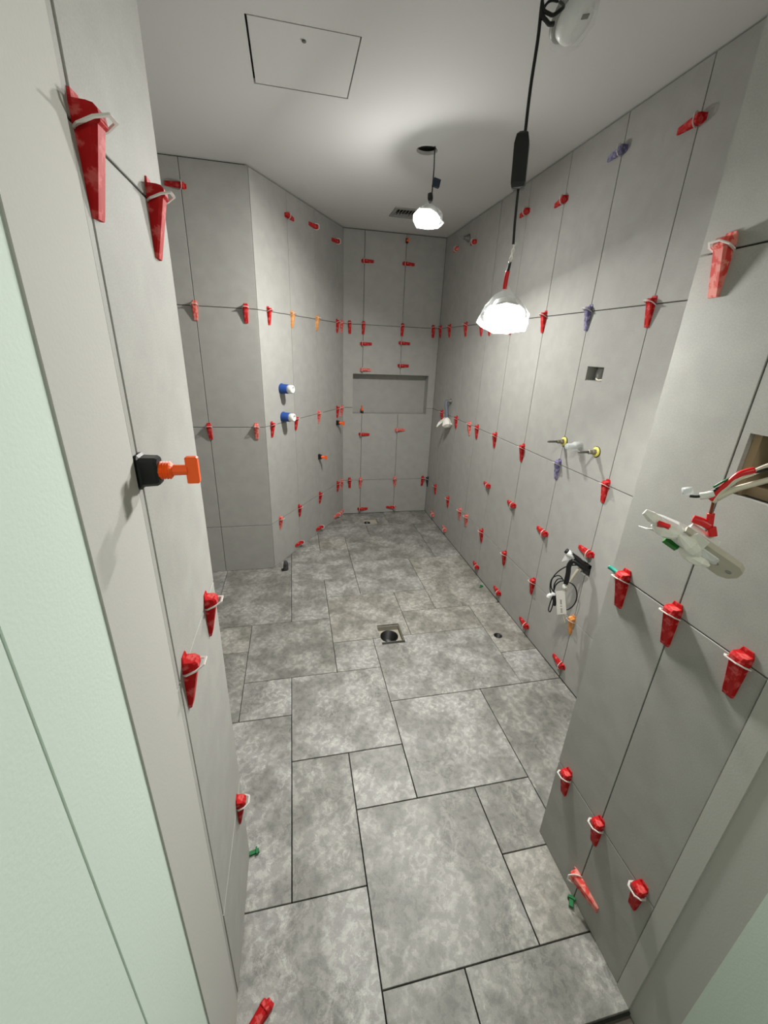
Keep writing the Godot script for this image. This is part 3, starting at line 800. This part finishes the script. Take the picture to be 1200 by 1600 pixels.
func cable_bundle():
	var o := thing("cable_bundle", "bundle of black coiled cable with a white tag hanging from the tap wall's lower opening", "cable", Transform3D(Basis.IDENTITY, Vector3(1.11, 0.55, -1.237)))
	world_tube(o, "conduit", [Vector3(1.135, 0.556, -1.235), Vector3(1.092, 0.578, -1.220), Vector3(1.069, 0.600, -1.233), Vector3(1.029, 0.627, -1.263)], 0.0105, "black_cable", 12)
	world_tube(o, "conduit", [Vector3(1.138, 0.545, -1.230), Vector3(1.090, 0.569, -1.215), Vector3(1.058, 0.590, -1.240), Vector3(1.049, 0.565, -1.250), Vector3(1.051, 0.531, -1.248), Vector3(1.051, 0.483, -1.247)], 0.0095, "black_cable", 12)
	world_tube(o, "data_cable", [Vector3(1.138, 0.550, -1.240), Vector3(1.090, 0.572, -1.222), Vector3(1.078, 0.558, -1.229), Vector3(1.068, 0.525, -1.236), Vector3(1.059, 0.483, -1.243), Vector3(1.056, 0.449, -1.245)], 0.0055, "white_cable", 8)
	world_tube(o, "coiled_cable", [Vector3(1.138, 0.548, -1.228), Vector3(1.084, 0.577, -1.222), Vector3(1.050, 0.563, -1.252), Vector3(1.023, 0.530, -1.270), Vector3(1.009, 0.489, -1.280), Vector3(1.011, 0.450, -1.277), Vector3(1.024, 0.430, -1.267)], 0.0024, "black_cable")
	world_tube(o, "coiled_cable", [Vector3(1.046, 0.490, -1.252), Vector3(1.029, 0.511, -1.265), Vector3(1.013, 0.502, -1.275), Vector3(1.007, 0.479, -1.282), Vector3(1.010, 0.437, -1.279), Vector3(1.025, 0.393, -1.266), Vector3(1.026, 0.356, -1.265), Vector3(1.023, 0.335, -1.268), Vector3(1.017, 0.346, -1.272), Vector3(1.019, 0.391, -1.271), Vector3(1.024, 0.424, -1.269)], 0.0024, "black_cable")
	world_tube(o, "coiled_cable", [Vector3(1.022, 0.442, -1.271), Vector3(1.024, 0.467, -1.269), Vector3(1.036, 0.490, -1.258), Vector3(1.057, 0.494, -1.240), Vector3(1.076, 0.481, -1.224), Vector3(1.090, 0.443, -1.216), Vector3(1.089, 0.400, -1.218), Vector3(1.076, 0.370, -1.228), Vector3(1.057, 0.362, -1.240)], 0.0026, "black_cable")
	world_tube(o, "coiled_cable", [Vector3(1.040, 0.500, -1.256), Vector3(1.026, 0.494, -1.268), Vector3(1.019, 0.462, -1.273), Vector3(1.026, 0.418, -1.268), Vector3(1.040, 0.380, -1.262)], 0.0024, "black_cable")
	world_tube(o, "coiled_cable", [Vector3(1.022, 0.420, -1.264), Vector3(1.030, 0.395, -1.262), Vector3(1.032, 0.372, -1.262)], 0.0075, "black_cable")
	world_tube(o, "tape", [Vector3(1.034, 0.6225, -1.2585), Vector3(1.058, 0.606, -1.2425)], 0.0118, "white_plastic", 12)
	# torn tape flag
	var inv := o.transform.affine_inverse()
	var ts := st_new()
	slab4(ts, [inv * Vector3(1.030, 0.608, -1.262), inv * Vector3(1.024, 0.576, -1.267), inv * Vector3(1.046, 0.592, -1.252), inv * Vector3(1.048, 0.604, -1.248)], 0.002)
	put("tape_flag", commit(ts, M["wrap_film"]), o)
	world_tube(o, "connector", [Vector3(1.050, 0.474, -1.248), Vector3(1.049, 0.458, -1.248)], 0.009, "white_plastic", 10)
	world_tube(o, "bare_end", [Vector3(1.028, 0.424, -1.266), Vector3(1.012, 0.412, -1.277), Vector3(1.008, 0.402, -1.279)], 0.0085, "wrap_film", 8)
	world_tube(o, "tape_tail", [Vector3(1.062, 0.345, -1.240), Vector3(1.070, 0.322, -1.236), Vector3(1.078, 0.300, -1.230)], 0.005, "ivory_plastic", 6)
	# printed tag
	var c := [inv * Vector3(1.024, 0.440, -1.262), inv * Vector3(1.044, 0.334, -1.247), inv * Vector3(1.071, 0.349, -1.227), inv * Vector3(1.050, 0.452, -1.243)]
	var gs := st_new()
	slab4(gs, c, 0.0016)
	var tagm := put("cable_tag", commit(gs, M["paper_white"]), o)
	tagm.set_meta("label", "white printed cable tag")
	var ax: Vector3 = (c[1] - c[0]).normalized()
	var ay: Vector3 = (c[3] - c[0]).normalized()
	var nn: Vector3 = ax.cross(ay).normalized()
	ay = nn.cross(ax)
	var ls := st_new()
	var mid: Vector3 = (c[0] + c[3]) / 2.0
	var at := 0.040
	for w in [0.0046, 0.0040, 0.0046, 0.0044, 0.0, 0.0036, 0.0, 0.0042, 0.0040, 0.0040, 0.0042]:
		var rowx := Transform3D(Basis(ax, ay, nn), mid + ax * at)
		if w > 0.0:
			# a letter: upright and two bars
			box(ls, Vector3(0, -0.0034, 0.0006), Vector3(0.0013, 0.0034, 0.0013), rowx)
			box(ls, Vector3(0.0013, 0.0022, 0.0006), Vector3(w - 0.0008, 0.0034, 0.0013), rowx)
			box(ls, Vector3(0.0013, -0.0006, 0.0006), Vector3(w - 0.001, 0.0006, 0.0013), rowx)
		at += 0.0057
	put("lettering", commit(ls, M["ink"]), tagm)

# a sheet through four corners with thickness
func slab4(st: SurfaceTool, c: Array, th: float):
	var n: Vector3 = (c[1] - c[0]).cross(c[3] - c[0]).normalized() * th / 2.0
	var a := []
	var b := []
	for p in c:
		a.append(p + n)
		b.append(p - n)
	loft(st, [a, b])

func switch_bundle():
	# opening with cables in the nib
	var k := thing("switch_opening", "rough square wall opening with dark cavity and cables in the tiled nib", "wall box", on_wall("switch", -0.44, 1.193))
	var ks := st_new()
	box(ks, Vector3(-0.053, -0.047, -0.060), Vector3(-0.040, 0.047, -0.0095))
	box(ks, Vector3(-0.053, -0.049, -0.060), Vector3(0.053, -0.030, -0.020))
	put("stud", commit(ks, M["timber"]), k)
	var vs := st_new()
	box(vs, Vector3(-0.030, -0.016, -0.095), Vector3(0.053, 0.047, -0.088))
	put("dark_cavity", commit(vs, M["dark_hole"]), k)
	var ms := st_new()
	crumple(ms, [Vector2(0.018, -0.052), Vector2(0.024, -0.042), Vector2(0.016, -0.034), Vector2(0.006, -0.03)], 9, 0.01, Transform3D(Basis.IDENTITY, Vector3(0.012, 0.0, -0.045)))
	put("mortar_lump", commit(ms, M["mortar"]), k)
	var o := thing("wrapped_switch", "plastic wrapped light switch hanging on its red, black and white wires from the nib", "switch", Transform3D(Basis.IDENTITY, Vector3(0.675, 1.19, -0.45)))
	world_tube(o, "white_wire", [Vector3(0.745, 1.235, -0.415), Vector3(0.710, 1.222, -0.425), Vector3(0.672, 1.205, -0.444), Vector3(0.640, 1.192, -0.446), Vector3(0.621, 1.185, -0.447), Vector3(0.614, 1.167, -0.455), Vector3(0.609, 1.144, -0.460)], 0.0042, "white_cable")
	world_tube(o, "white_wire", [Vector3(0.750, 1.225, -0.405), Vector3(0.705, 1.206, -0.418), Vector3(0.668, 1.190, -0.430), Vector3(0.635, 1.178, -0.437), Vector3(0.621, 1.168, -0.446), Vector3(0.611, 1.150, -0.458)], 0.0042, "white_cable")
	world_tube(o, "red_wire", [Vector3(0.635, 1.199, -0.440), Vector3(0.622, 1.191, -0.447), Vector3(0.616, 1.178, -0.452), Vector3(0.611, 1.162, -0.459), Vector3(0.608, 1.146, -0.462)], 0.0046, "red_plastic")
	world_tube(o, "black_wire", [Vector3(0.660, 1.200, -0.440), Vector3(0.620, 1.184, -0.450), Vector3(0.612, 1.171, -0.456), Vector3(0.603, 1.155, -0.468), Vector3(0.596, 1.148, -0.475), Vector3(0.590, 1.146, -0.483)], 0.0022, "black_cable")
	world_tube(o, "green_wire", [Vector3(0.655, 1.199, -0.444), Vector3(0.617, 1.184, -0.453), Vector3(0.606, 1.166, -0.465)], 0.0016, "green_plastic")
	world_tube(o, "wire_end", [Vector3(0.608, 1.157, -0.462), Vector3(0.602, 1.152, -0.468), Vector3(0.597, 1.149, -0.473)], 0.0055, "white_plastic", 10)
	world_tube(o, "wire_end", [Vector3(0.5875, 1.149, -0.485), Vector3(0.5855, 1.158, -0.487)], 0.0075, "clear_plastic", 12)
	world_tube(o, "red_wire", [Vector3(0.609, 1.145, -0.460), Vector3(0.610, 1.136, -0.460), Vector3(0.610, 1.126, -0.459)], 0.002, "copper")
	world_tube(o, "red_wire", [Vector3(0.611, 1.126, -0.459), Vector3(0.612, 1.112, -0.457), Vector3(0.613, 1.102, -0.456)], 0.0052, "red_plastic", 10)
	world_tube(o, "red_wire", [Vector3(0.614, 1.106, -0.455), Vector3(0.607, 1.110, -0.463), Vector3(0.598, 1.112, -0.473)], 0.0065, "red_plastic", 10)
	world_tube(o, "red_wire", [Vector3(0.615, 1.105, -0.454), Vector3(0.617, 1.098, -0.452), Vector3(0.618, 1.092, -0.450)], 0.006, "red_plastic", 10)
	# the switch plate itself: long axis runs down towards the doorway
	var inv := o.transform.affine_inverse()
	var p0 := Vector3(0.563, 1.104, -0.512)
	var p1 := Vector3(0.650, 1.040, -0.416)
	var ax := (p1 - p0).normalized()
	var ay := Vector3(-0.35, 0.72, 0.55)
	ay = (ay - ax * ay.dot(ax)).normalized()
	var an := ax.cross(ay)
	var len := (p1 - p0).length()
	var pf := inv * Transform3D(Basis(ax, ay, an), p0)
	var ps := st_new()
	var r1 := []
	var r2 := []
	var hw := 0.025
	for e in [[0.046, -hw], [len - 0.014, -hw], [len - 0.004, -hw + 0.008], [len, 0.0], [len - 0.004, hw - 0.008], [len - 0.014, hw], [0.046, hw]]:
		r1.append(Vector3(e[0], e[1], 0.006))
		r2.append(Vector3(e[0] - 0.001, e[1] * 0.95, -0.004))
	loft(ps, [r2, r1], pf)
	put("plate", commit(ps, M["ivory_plastic"]), o)
	for e in [[len - 0.034, 0.0], [len - 0.014, 0.0]]:
		var hs := st_new(true)
		lathe(hs, [Vector2(0.0042, 0.0062), Vector2(0.0042, 0.0066), Vector2(0.0005, 0.0066)], pf * Transform3D(Basis(Vector3(1, 0, 0), PI / 2), Vector3(e[0], e[1], 0.0)), 12)
		put("screw_hole", commit(hs, M["slat_grey"]), o)
	var bs := st_new()
	box(bs, Vector3(0.050, -0.015, -0.020), Vector3(0.095, 0.015, -0.004), pf)
	put("switch_body", commit(bs, M["white_plastic"]), o)
	# creased film round it
	var ws := st_new()
	var rings := []
	for e in [[-0.004, 0.004], [0.012, 0.012], [0.035, 0.017], [0.06, 0.021], [0.085, 0.020], [0.105, 0.014], [0.118, 0.005]]:
		var ring := []
		for q in 10:
			var t := TAU * q / 10
			var rr: float = e[1] * (0.8 + 0.4 * rng.randf())
			ring.append(Vector3(e[0] + 0.004 * (rng.randf() - 0.5), cos(t) * rr * 1.05, sin(t) * rr * 0.8))
		rings.append(ring)
	loft(ws, rings, pf)
	put("film", commit(ws, M["wrap_film"]), o)
	for e in [[Vector3(0.030, 0.006, 0.012), 0.6], [Vector3(0.066, 0.012, 0.014), -0.3], [Vector3(0.086, -0.008, 0.014), 0.2]]:
		var lump := st_new()
		crumple(lump, [Vector2(0.002, -0.022), Vector2(0.009, -0.012), Vector2(0.0115, 0.002), Vector2(0.008, 0.014), Vector2(0.002, 0.024)], 8, 0.007, pf * Transform3D(Basis(Vector3(0, 0, 1), PI / 2 + e[1]), e[0]))
		put("film_fold", commit(lump, M["paper_white"]), o)
	var nose := st_new()
	crumple(nose, [Vector2(0.005, 0.0), Vector2(0.0085, 0.012), Vector2(0.0095, 0.028), Vector2(0.006, 0.04)], 9, 0.003, pf * Transform3D(Basis(Vector3(0, 0, 1), -PI / 2), Vector3(-0.012, 0.002, 0.004)))
	put("film_end", commit(nose, M["paper_white"]), o)
	var rl := st_new()
	box(rl, Vector3(0.014, -0.011, 0.010), Vector3(0.031, 0.008, 0.0155), pf * Transform3D(Basis(Vector3(0, 0, 1), 0.5), Vector3(0.002, 0, 0)))
	put("label_patch", commit(rl, M["red_plastic"]), o).set_meta("label", "red printed patch")
	var gl := st_new()
	box(gl, Vector3(0.040, -0.024, 0.006), Vector3(0.062, -0.014, 0.015), pf)
	put("label_patch", commit(gl, M["bright_green"]), o).set_meta("label", "green printed patch")
	for e in [[Vector3(0.020, -0.010, 0.008), Vector3(0.010, -0.026, 0.010), Vector3(0.0, -0.036, 0.008), Vector3(0.028, -0.014, 0.010)], [Vector3(0.055, 0.014, 0.008), Vector3(0.082, 0.012, 0.012), Vector3(0.078, 0.034, 0.006), Vector3(0.058, 0.034, 0.004)],
			[Vector3(0.060, -0.018, 0.002), Vector3(0.078, -0.020, 0.0), Vector3(0.086, -0.040, -0.004), Vector3(0.066, -0.036, 0.002)]]:
		var fs := st_new()
		slab4(fs, [pf * e[0], pf * e[1], pf * e[2], pf * e[3]], 0.0012)
		put("film_tail", commit(fs, M["paper_white"]), o)

# ------------------------------------------------------------------ levelling wedges
var wedge_mesh := {}
var clip_mesh: ArrayMesh

func wedge_shape(c: String) -> ArrayMesh:
	if wedge_mesh.has(c): return wedge_mesh[c]
	var st := st_new()
	var rings := []
	# distance up from the clip, half width, height off the wall
	for e in [[0.024, 0.0085, 0.0025], [0.0165, 0.0110, 0.0030], [0.0160, 0.0115, 0.0180], [0.0125, 0.0120, 0.0212], [0.004, 0.0120, 0.0218], [0.002, 0.0116, 0.0192], [-0.062, 0.0095, 0.0058], [-0.067, 0.0088, 0.0045]]:
		var y: float = e[0]
		var w: float = e[1]
		var h: float = e[2]
		var c2 := minf(0.0042, h * 0.4)
		rings.append([Vector3(-w, y, 0), Vector3(-w, y, h - c2), Vector3(-w + c2 * 0.8, y, h), Vector3(w - c2 * 0.8, y, h), Vector3(w, y, h - c2), Vector3(w, y, 0)])
	loft(st, rings)
	wedge_mesh[c] = commit(st, M["wedge " + c])
	return wedge_mesh[c]

func clip_shape() -> ArrayMesh:
	if clip_mesh: return clip_mesh
	var st := st_new()
	var outer := [Vector2(-0.0135, 0.0006), Vector2(-0.0175, 0.006), Vector2(-0.0175, 0.021), Vector2(-0.0095, 0.0335), Vector2(0.0095, 0.0335), Vector2(0.0175, 0.021), Vector2(0.0175, 0.006), Vector2(0.0135, 0.0006)]
	var inner := [Vector2(-0.0128, 0.0022), Vector2(-0.0138, 0.0065), Vector2(-0.0138, 0.0205), Vector2(-0.0075, 0.0302), Vector2(0.0075, 0.0302), Vector2(0.0138, 0.0205), Vector2(0.0138, 0.0065), Vector2(0.0128, 0.0022)]
	var h := 0.0009
	var n := outer.size()
	for k in n:
		var j := (k + 1) % n
		var v := func(q: Vector2, y: float) -> Vector3: return Vector3(q.x, y, q.y)
		loft(st, [[v.call(outer[k], h), v.call(inner[k], h), v.call(inner[k], -h), v.call(outer[k], -h)], [v.call(outer[j], h), v.call(inner[j], h), v.call(inner[j], -h), v.call(outer[j], -h)]], Transform3D.IDENTITY, true, false)
	box(st, Vector3(-0.011, -h * 0.8, -0.006), Vector3(0.011, h * 0.8, 0.002))
	clip_mesh = commit(st, M["clip_white"])
	return clip_mesh

var wedge_proto := {}

func wedge(c: String, xf: Transform3D, label: String, group: String):
	var o: Node3D
	if wedge_proto.has(c):
		o = wedge_proto[c].duplicate()
		o.name = numbered("levelling_wedge")
		add_child(o, true)
	else:
		o = thing("levelling_wedge", label, "tile wedge", xf, group)
		put("wedge", wedge_shape(c), o)
		put("clip", clip_shape(), o, Transform3D(Basis(Vector3(1, 0, 0), -0.42), Vector3(0, -0.004, 0)))
		wedge_proto[c] = o
	o.transform = xf
	tag(o, label, "tile wedge", group)

const NTH := ["first", "second", "third", "fourth", "fifth", "sixth", "seventh", "eighth", "ninth", "tenth"]

func wedges():
	var R := "red"
	var P := "dusty pink"
	# wall, height, phrase, counted from, [along, colour]
	var flat := [
		["tap", 1.503, "tap wall's upper joint line", "niche corner", [[-3.247, R], [-3.047, R], [-2.747, R], [-2.503, R], [-2.390, R], [-2.142, R], [-1.838, R], [-1.535, "purple"], [-1.236, R]]],
		["tap", 0.903, "tap wall's middle joint line", "niche corner", [[-3.047, R], [-2.747, R], [-2.510, P], [-2.389, R], [-2.142, R], [-1.838, R], [-1.535, "purple"], [-1.236, R]]],
		["tap", 0.303, "tap wall's lowest joint line", "niche corner", [[-3.261, "grey"], [-3.047, R], [-2.747, R], [-2.504, P], [-2.388, P], [-2.142, R], [-1.840, R], [-1.546, R], [-1.236, "tan"]]],
		["niche", 1.503, "niche wall's upper joint line", "angled wall", [[0.424, R], [0.527, R], [0.825, R], [1.068, R]]],
		["niche", 0.303, "niche wall's lowest joint line", "angled wall", [[0.433, R], [0.526, P], [0.823, P], [1.075, R]]],
		["angled", 1.503, "angled wall's upper joint line", "protruding corner", [[0.091, R], [0.322, "tan"], [0.620, "tan"], [0.914, R], [0.985, P]]],
		["angled", 0.903, "angled wall's middle joint line", "protruding corner", [[0.060, R], [0.318, R], [0.619, P], [0.912, R], [0.985, P]]],
		["angled", 0.303, "angled wall's lowest joint line", "protruding corner", [[0.088, P], [0.318, R], [0.615, R], [0.914, R], [0.985, P]]],
		["recess", 1.503, "recess wall's upper joint line", "nib", [[-0.460, P], [-0.219, R]]],
		["recess", 0.903, "recess wall's middle joint line", "nib", [[-0.460, R], [-0.211, P]]],
		["plain", 1.506, "plain nib's upper joint line", "white door edge", [[0.500, R], [0.697, R]]],
		["plain", 0.888, "plain nib's middle joint line", "white door edge", [[0.524, R], [0.689, R]]],
		["plain", 0.303, "plain nib's lowest joint line", "white door edge", [[0.71, R]]],
		["switch", 1.503, "switch nib's upper joint line", "room-side edge", [[-0.622, P]]],
		["switch", 0.903, "switch nib's middle joint line", "room-side edge", [[-0.630, R], [-0.506, R], [-0.380, R]]],
		["switch", 0.303, "switch nib's lowest joint line", "room-side edge", [[-0.627, R], [-0.504, R], [-0.376, R]]],
	]
	for f in flat:
		var list: Array = f[4]
		for i in list.size():
			var which: String = "%s from the %s" % [NTH[i], f[3]] if list.size() > 1 else "the only one"
			wedge(list[i][1], on_wall(f[0], list[i][0], f[1], rng.randf_range(-0.06, 0.06)), "%s wedge, %s, on the %s" % [list[i][1], which, f[2]], "wedges on the " + f[2])
	# sideways ones on the upright joints: wall, phrase, counted from, tip (+1 along u), [along, height, colour]
	var up := [
		["tap", "near the ceiling of the tap wall", "niche corner", -1, [[-3.047, 1.985, P], [-2.747, 1.967, R], [-2.142, 1.970, R], [-1.838, 1.935, R], [-1.535, 1.992, "purple"], [-1.236, 1.955, R]]],
		["tap", "at knee height on the tap wall", "niche corner", -1, [[-2.142, 0.607, R], [-1.838, 0.598, R], [-1.535, 0.574, R], [-1.236, 0.622, R]]],
		["tap", "by the floor on the tap wall", "niche corner", -1, [[-3.047, 0.055, P], [-2.747, 0.050, P], [-2.142, 0.058, R], [-1.838, 0.056, R], [-1.535, 0.055, R], [-1.236, 0.066, R]]],
		["niche", "near the ceiling of the niche wall", "angled wall", 1, [[0.527, 1.910, R], [0.825, 1.915, R]]],
		["niche", "under the niche wall's upper joint", "angled wall", 1, [[0.527, 1.372, R], [0.825, 1.389, R]]],
		["niche", "just over the niche opening", "angled wall", 1, [[0.527, 1.188, P], [0.825, 1.226, R]]],
		["niche", "below the niche opening", "angled wall", 1, [[0.527, 0.692, R], [0.825, 0.727, P]]],
		["niche", "at the foot of the niche wall", "angled wall", 1, [[0.527, 0.042, R], [0.825, 0.046, R, -1]]],
		["angled", "near the ceiling of the angled wall", "protruding corner", -1, [[0.316, 1.985, R, 1], [0.616, 2.006, R], [0.911, 1.993, R]]],
		["angled", "at the foot of the angled wall", "protruding corner", -1, [[0.316, 0.040, R], [0.616, 0.040, R], [0.911, 0.034, P], [0.965, 0.030, P, 1]]],
		["recess", "near the ceiling of the recess wall", "nib", -1, [[-0.460, 1.989, R]]],
		["switch", "at the foot of the switch nib", "nib edge", 1, [[-0.505, 0.086, P]]],
	]
	for f in up:
		var list: Array = f[4]
		for i in list.size():
			var e: Array = list[i]
			var dir: int = e[3] if e.size() > 3 else f[3]
			var which: String = "%s from the %s" % [NTH[i], f[2]] if list.size() > 1 else "the only one"
			wedge(e[2], on_wall(f[0], e[0], e[1], dir * PI / 2 + rng.randf_range(-0.05, 0.05)), "%s sideways wedge, %s, %s" % [e[2], which, f[1]], "sideways wedges " + f[1])
	# one lying loose on the floor tile
	var lo := thing("loose_wedge", "loose red wedge lying on the floor tile beside the door edge", "tile wedge", Transform3D(Basis(Vector3(1, 0, 0), -PI / 2) , Vector3(-0.118, 0.001, -0.452)))
	lo.basis = Basis(Vector3(0, 1, 0), -0.80) * Basis(Vector3(1, 0, 0), -PI / 2)
	put("wedge", wedge_shape(R), lo)
	# screw levellers: black cap and orange T handle
	screw_leveller(on_wall("plain", 0.490, 1.2), 1.0, "black and orange screw leveller on the plain nib at the door edge")
	screw_leveller(on_wall("angled", 0.616, 0.597), 1.0, "black and orange screw leveller at knee height on the angled wall")
	screw_leveller(on_wall("angled", 0.911, 0.800), 1.0, "black and orange screw leveller under the middle joint of the angled wall")
	screw_leveller(on_wall("niche", 0.826, 2.055), 0.8, "black and orange screw leveller seen end on just under the ceiling")
	screw_leveller(Transform3D(Basis(Vector3(1, 0, 0), -PI / 2), Vector3(0.533, 0.8565, -3.315)), 0.9, "black and orange screw leveller standing upright on the niche sill")

func screw_leveller(xf: Transform3D, s: float, label: String):
	var o := thing("screw_leveller", label, "tile leveller", xf.scaled_local(Vector3(s, s, s)), "screw levellers")
	var bs := st_new()
	var rings := []
	for e in [[0.0, 0.019, 0.012], [0.004, 0.0195, 0.0125], [0.006, 0.0165, 0.0115], [0.020, 0.0160, 0.0110], [0.023, 0.0145, 0.0095]]:
		var hy: float = e[1]
		var hx: float = e[2]
		var c := 0.0035
		rings.append([Vector3(-hx + c, -hy, e[0]), Vector3(hx - c, -hy, e[0]), Vector3(hx, -hy + c, e[0]), Vector3(hx, hy - c, e[0]), Vector3(hx - c, hy, e[0]), Vector3(-hx + c, hy, e[0]), Vector3(-hx, hy - c, e[0]), Vector3(-hx, -hy + c, e[0])])
	loft(bs, rings)
	put("cap", commit(bs, M["black_plastic"]), o)
	var prof := [Vector2(0.0095, 0.022)]
	for k in 4:
		prof.append(Vector2(0.0105, 0.0245 + 0.003 * k))
		prof.append(Vector2(0.0090, 0.026 + 0.003 * k))
	prof.append(Vector2(0.0062, 0.037))
	prof.append(Vector2(0.0058, 0.052))
	put("threaded_stem", out_of_wall(prof, "orange_plastic", 14, Transform3D.IDENTITY, false), o)
	var hs := st_new()
	var r2 := []
	for e in [[0.0505, 0.0145], [0.0515, 0.0155], [0.0625, 0.0155], [0.064, 0.0140]]:
		r2.append([Vector3(-0.0035, -e[1], e[0]), Vector3(0.0035, -e[1], e[0]), Vector3(0.0035, e[1], e[0]), Vector3(-0.0035, e[1], e[0])])
	loft(hs, r2)
	put("handle", commit(hs, M["orange_plastic"]), o)

# ------------------------------------------------------------------ odd small things
func bits():
	# green plastic packers
	for e in [[Vector3(-0.160, 0.004, -0.769), 0.2, "green_plastic", "green plastic spacer lying on the floor along the plain nib"], [Vector3(0.662, 0.006, -0.498), 0.9, "green_plastic", "green plastic spacer on the floor at the foot of the switch nib"], [Vector3(1.085, 0.003, -1.996), 0.7, "green_plastic", "tiny dark green spacer on the floor against the tap wall"]]:
		var o := thing("spacer", e[3], "spacer", Transform3D(Basis(Vector3(0, 1, 0), e[1]), e[0]))
		var st := st_new()
		box(st, Vector3(-0.013, -0.004, -0.005), Vector3(0.013, 0.003, 0.005))
		box(st, Vector3(0.004, -0.004, -0.009), Vector3(0.009, 0.006, 0.009))
		put("spacer_body", commit(st, M[e[2]]), o)
	var g := thing("spacer", "teal plastic spacer stuck in the joint beside the first wedge of the switch nib", "spacer", on_wall("switch", -0.664, 0.907))
	var gs := st_new(true)
	tube(gs, [Vector3(0.014, -0.001, 0.001), Vector3(0.0, 0.001, 0.004), Vector3(-0.010, 0.003, 0.008)], 0.0045, 8)
	put("spacer_body", commit(gs, M["teal_plastic"]), g)
	# taped pipe stub rising from the floor by the angled wall
	var t := thing("pipe_stub", "dark taped pipe stub on the floor by the protruding wall corner", "pipe", Transform3D(Basis.IDENTITY, Vector3(-0.092, 0.0, -2.372)))
	var ts := st_new()
	crumple(ts, [Vector2(0.016, 0.0), Vector2(0.018, 0.014), Vector2(0.014, 0.034), Vector2(0.016, 0.046), Vector2(0.010, 0.062), Vector2(0.003, 0.068)], 9, 0.006)
	put("taped_pipe", commit(ts, M["tape_lump"]), t)
	var t2 := st_new()
	crumple(t2, [Vector2(0.007, 0.0), Vector2(0.009, 0.008), Vector2(0.004, 0.016)], 7, 0.004, Transform3D(Basis(Vector3(0, 0, 1), 1.2), Vector3(-0.012, 0.006, 0.012)))
	put("tape_tail", commit(t2, M["black_plastic"]), t)
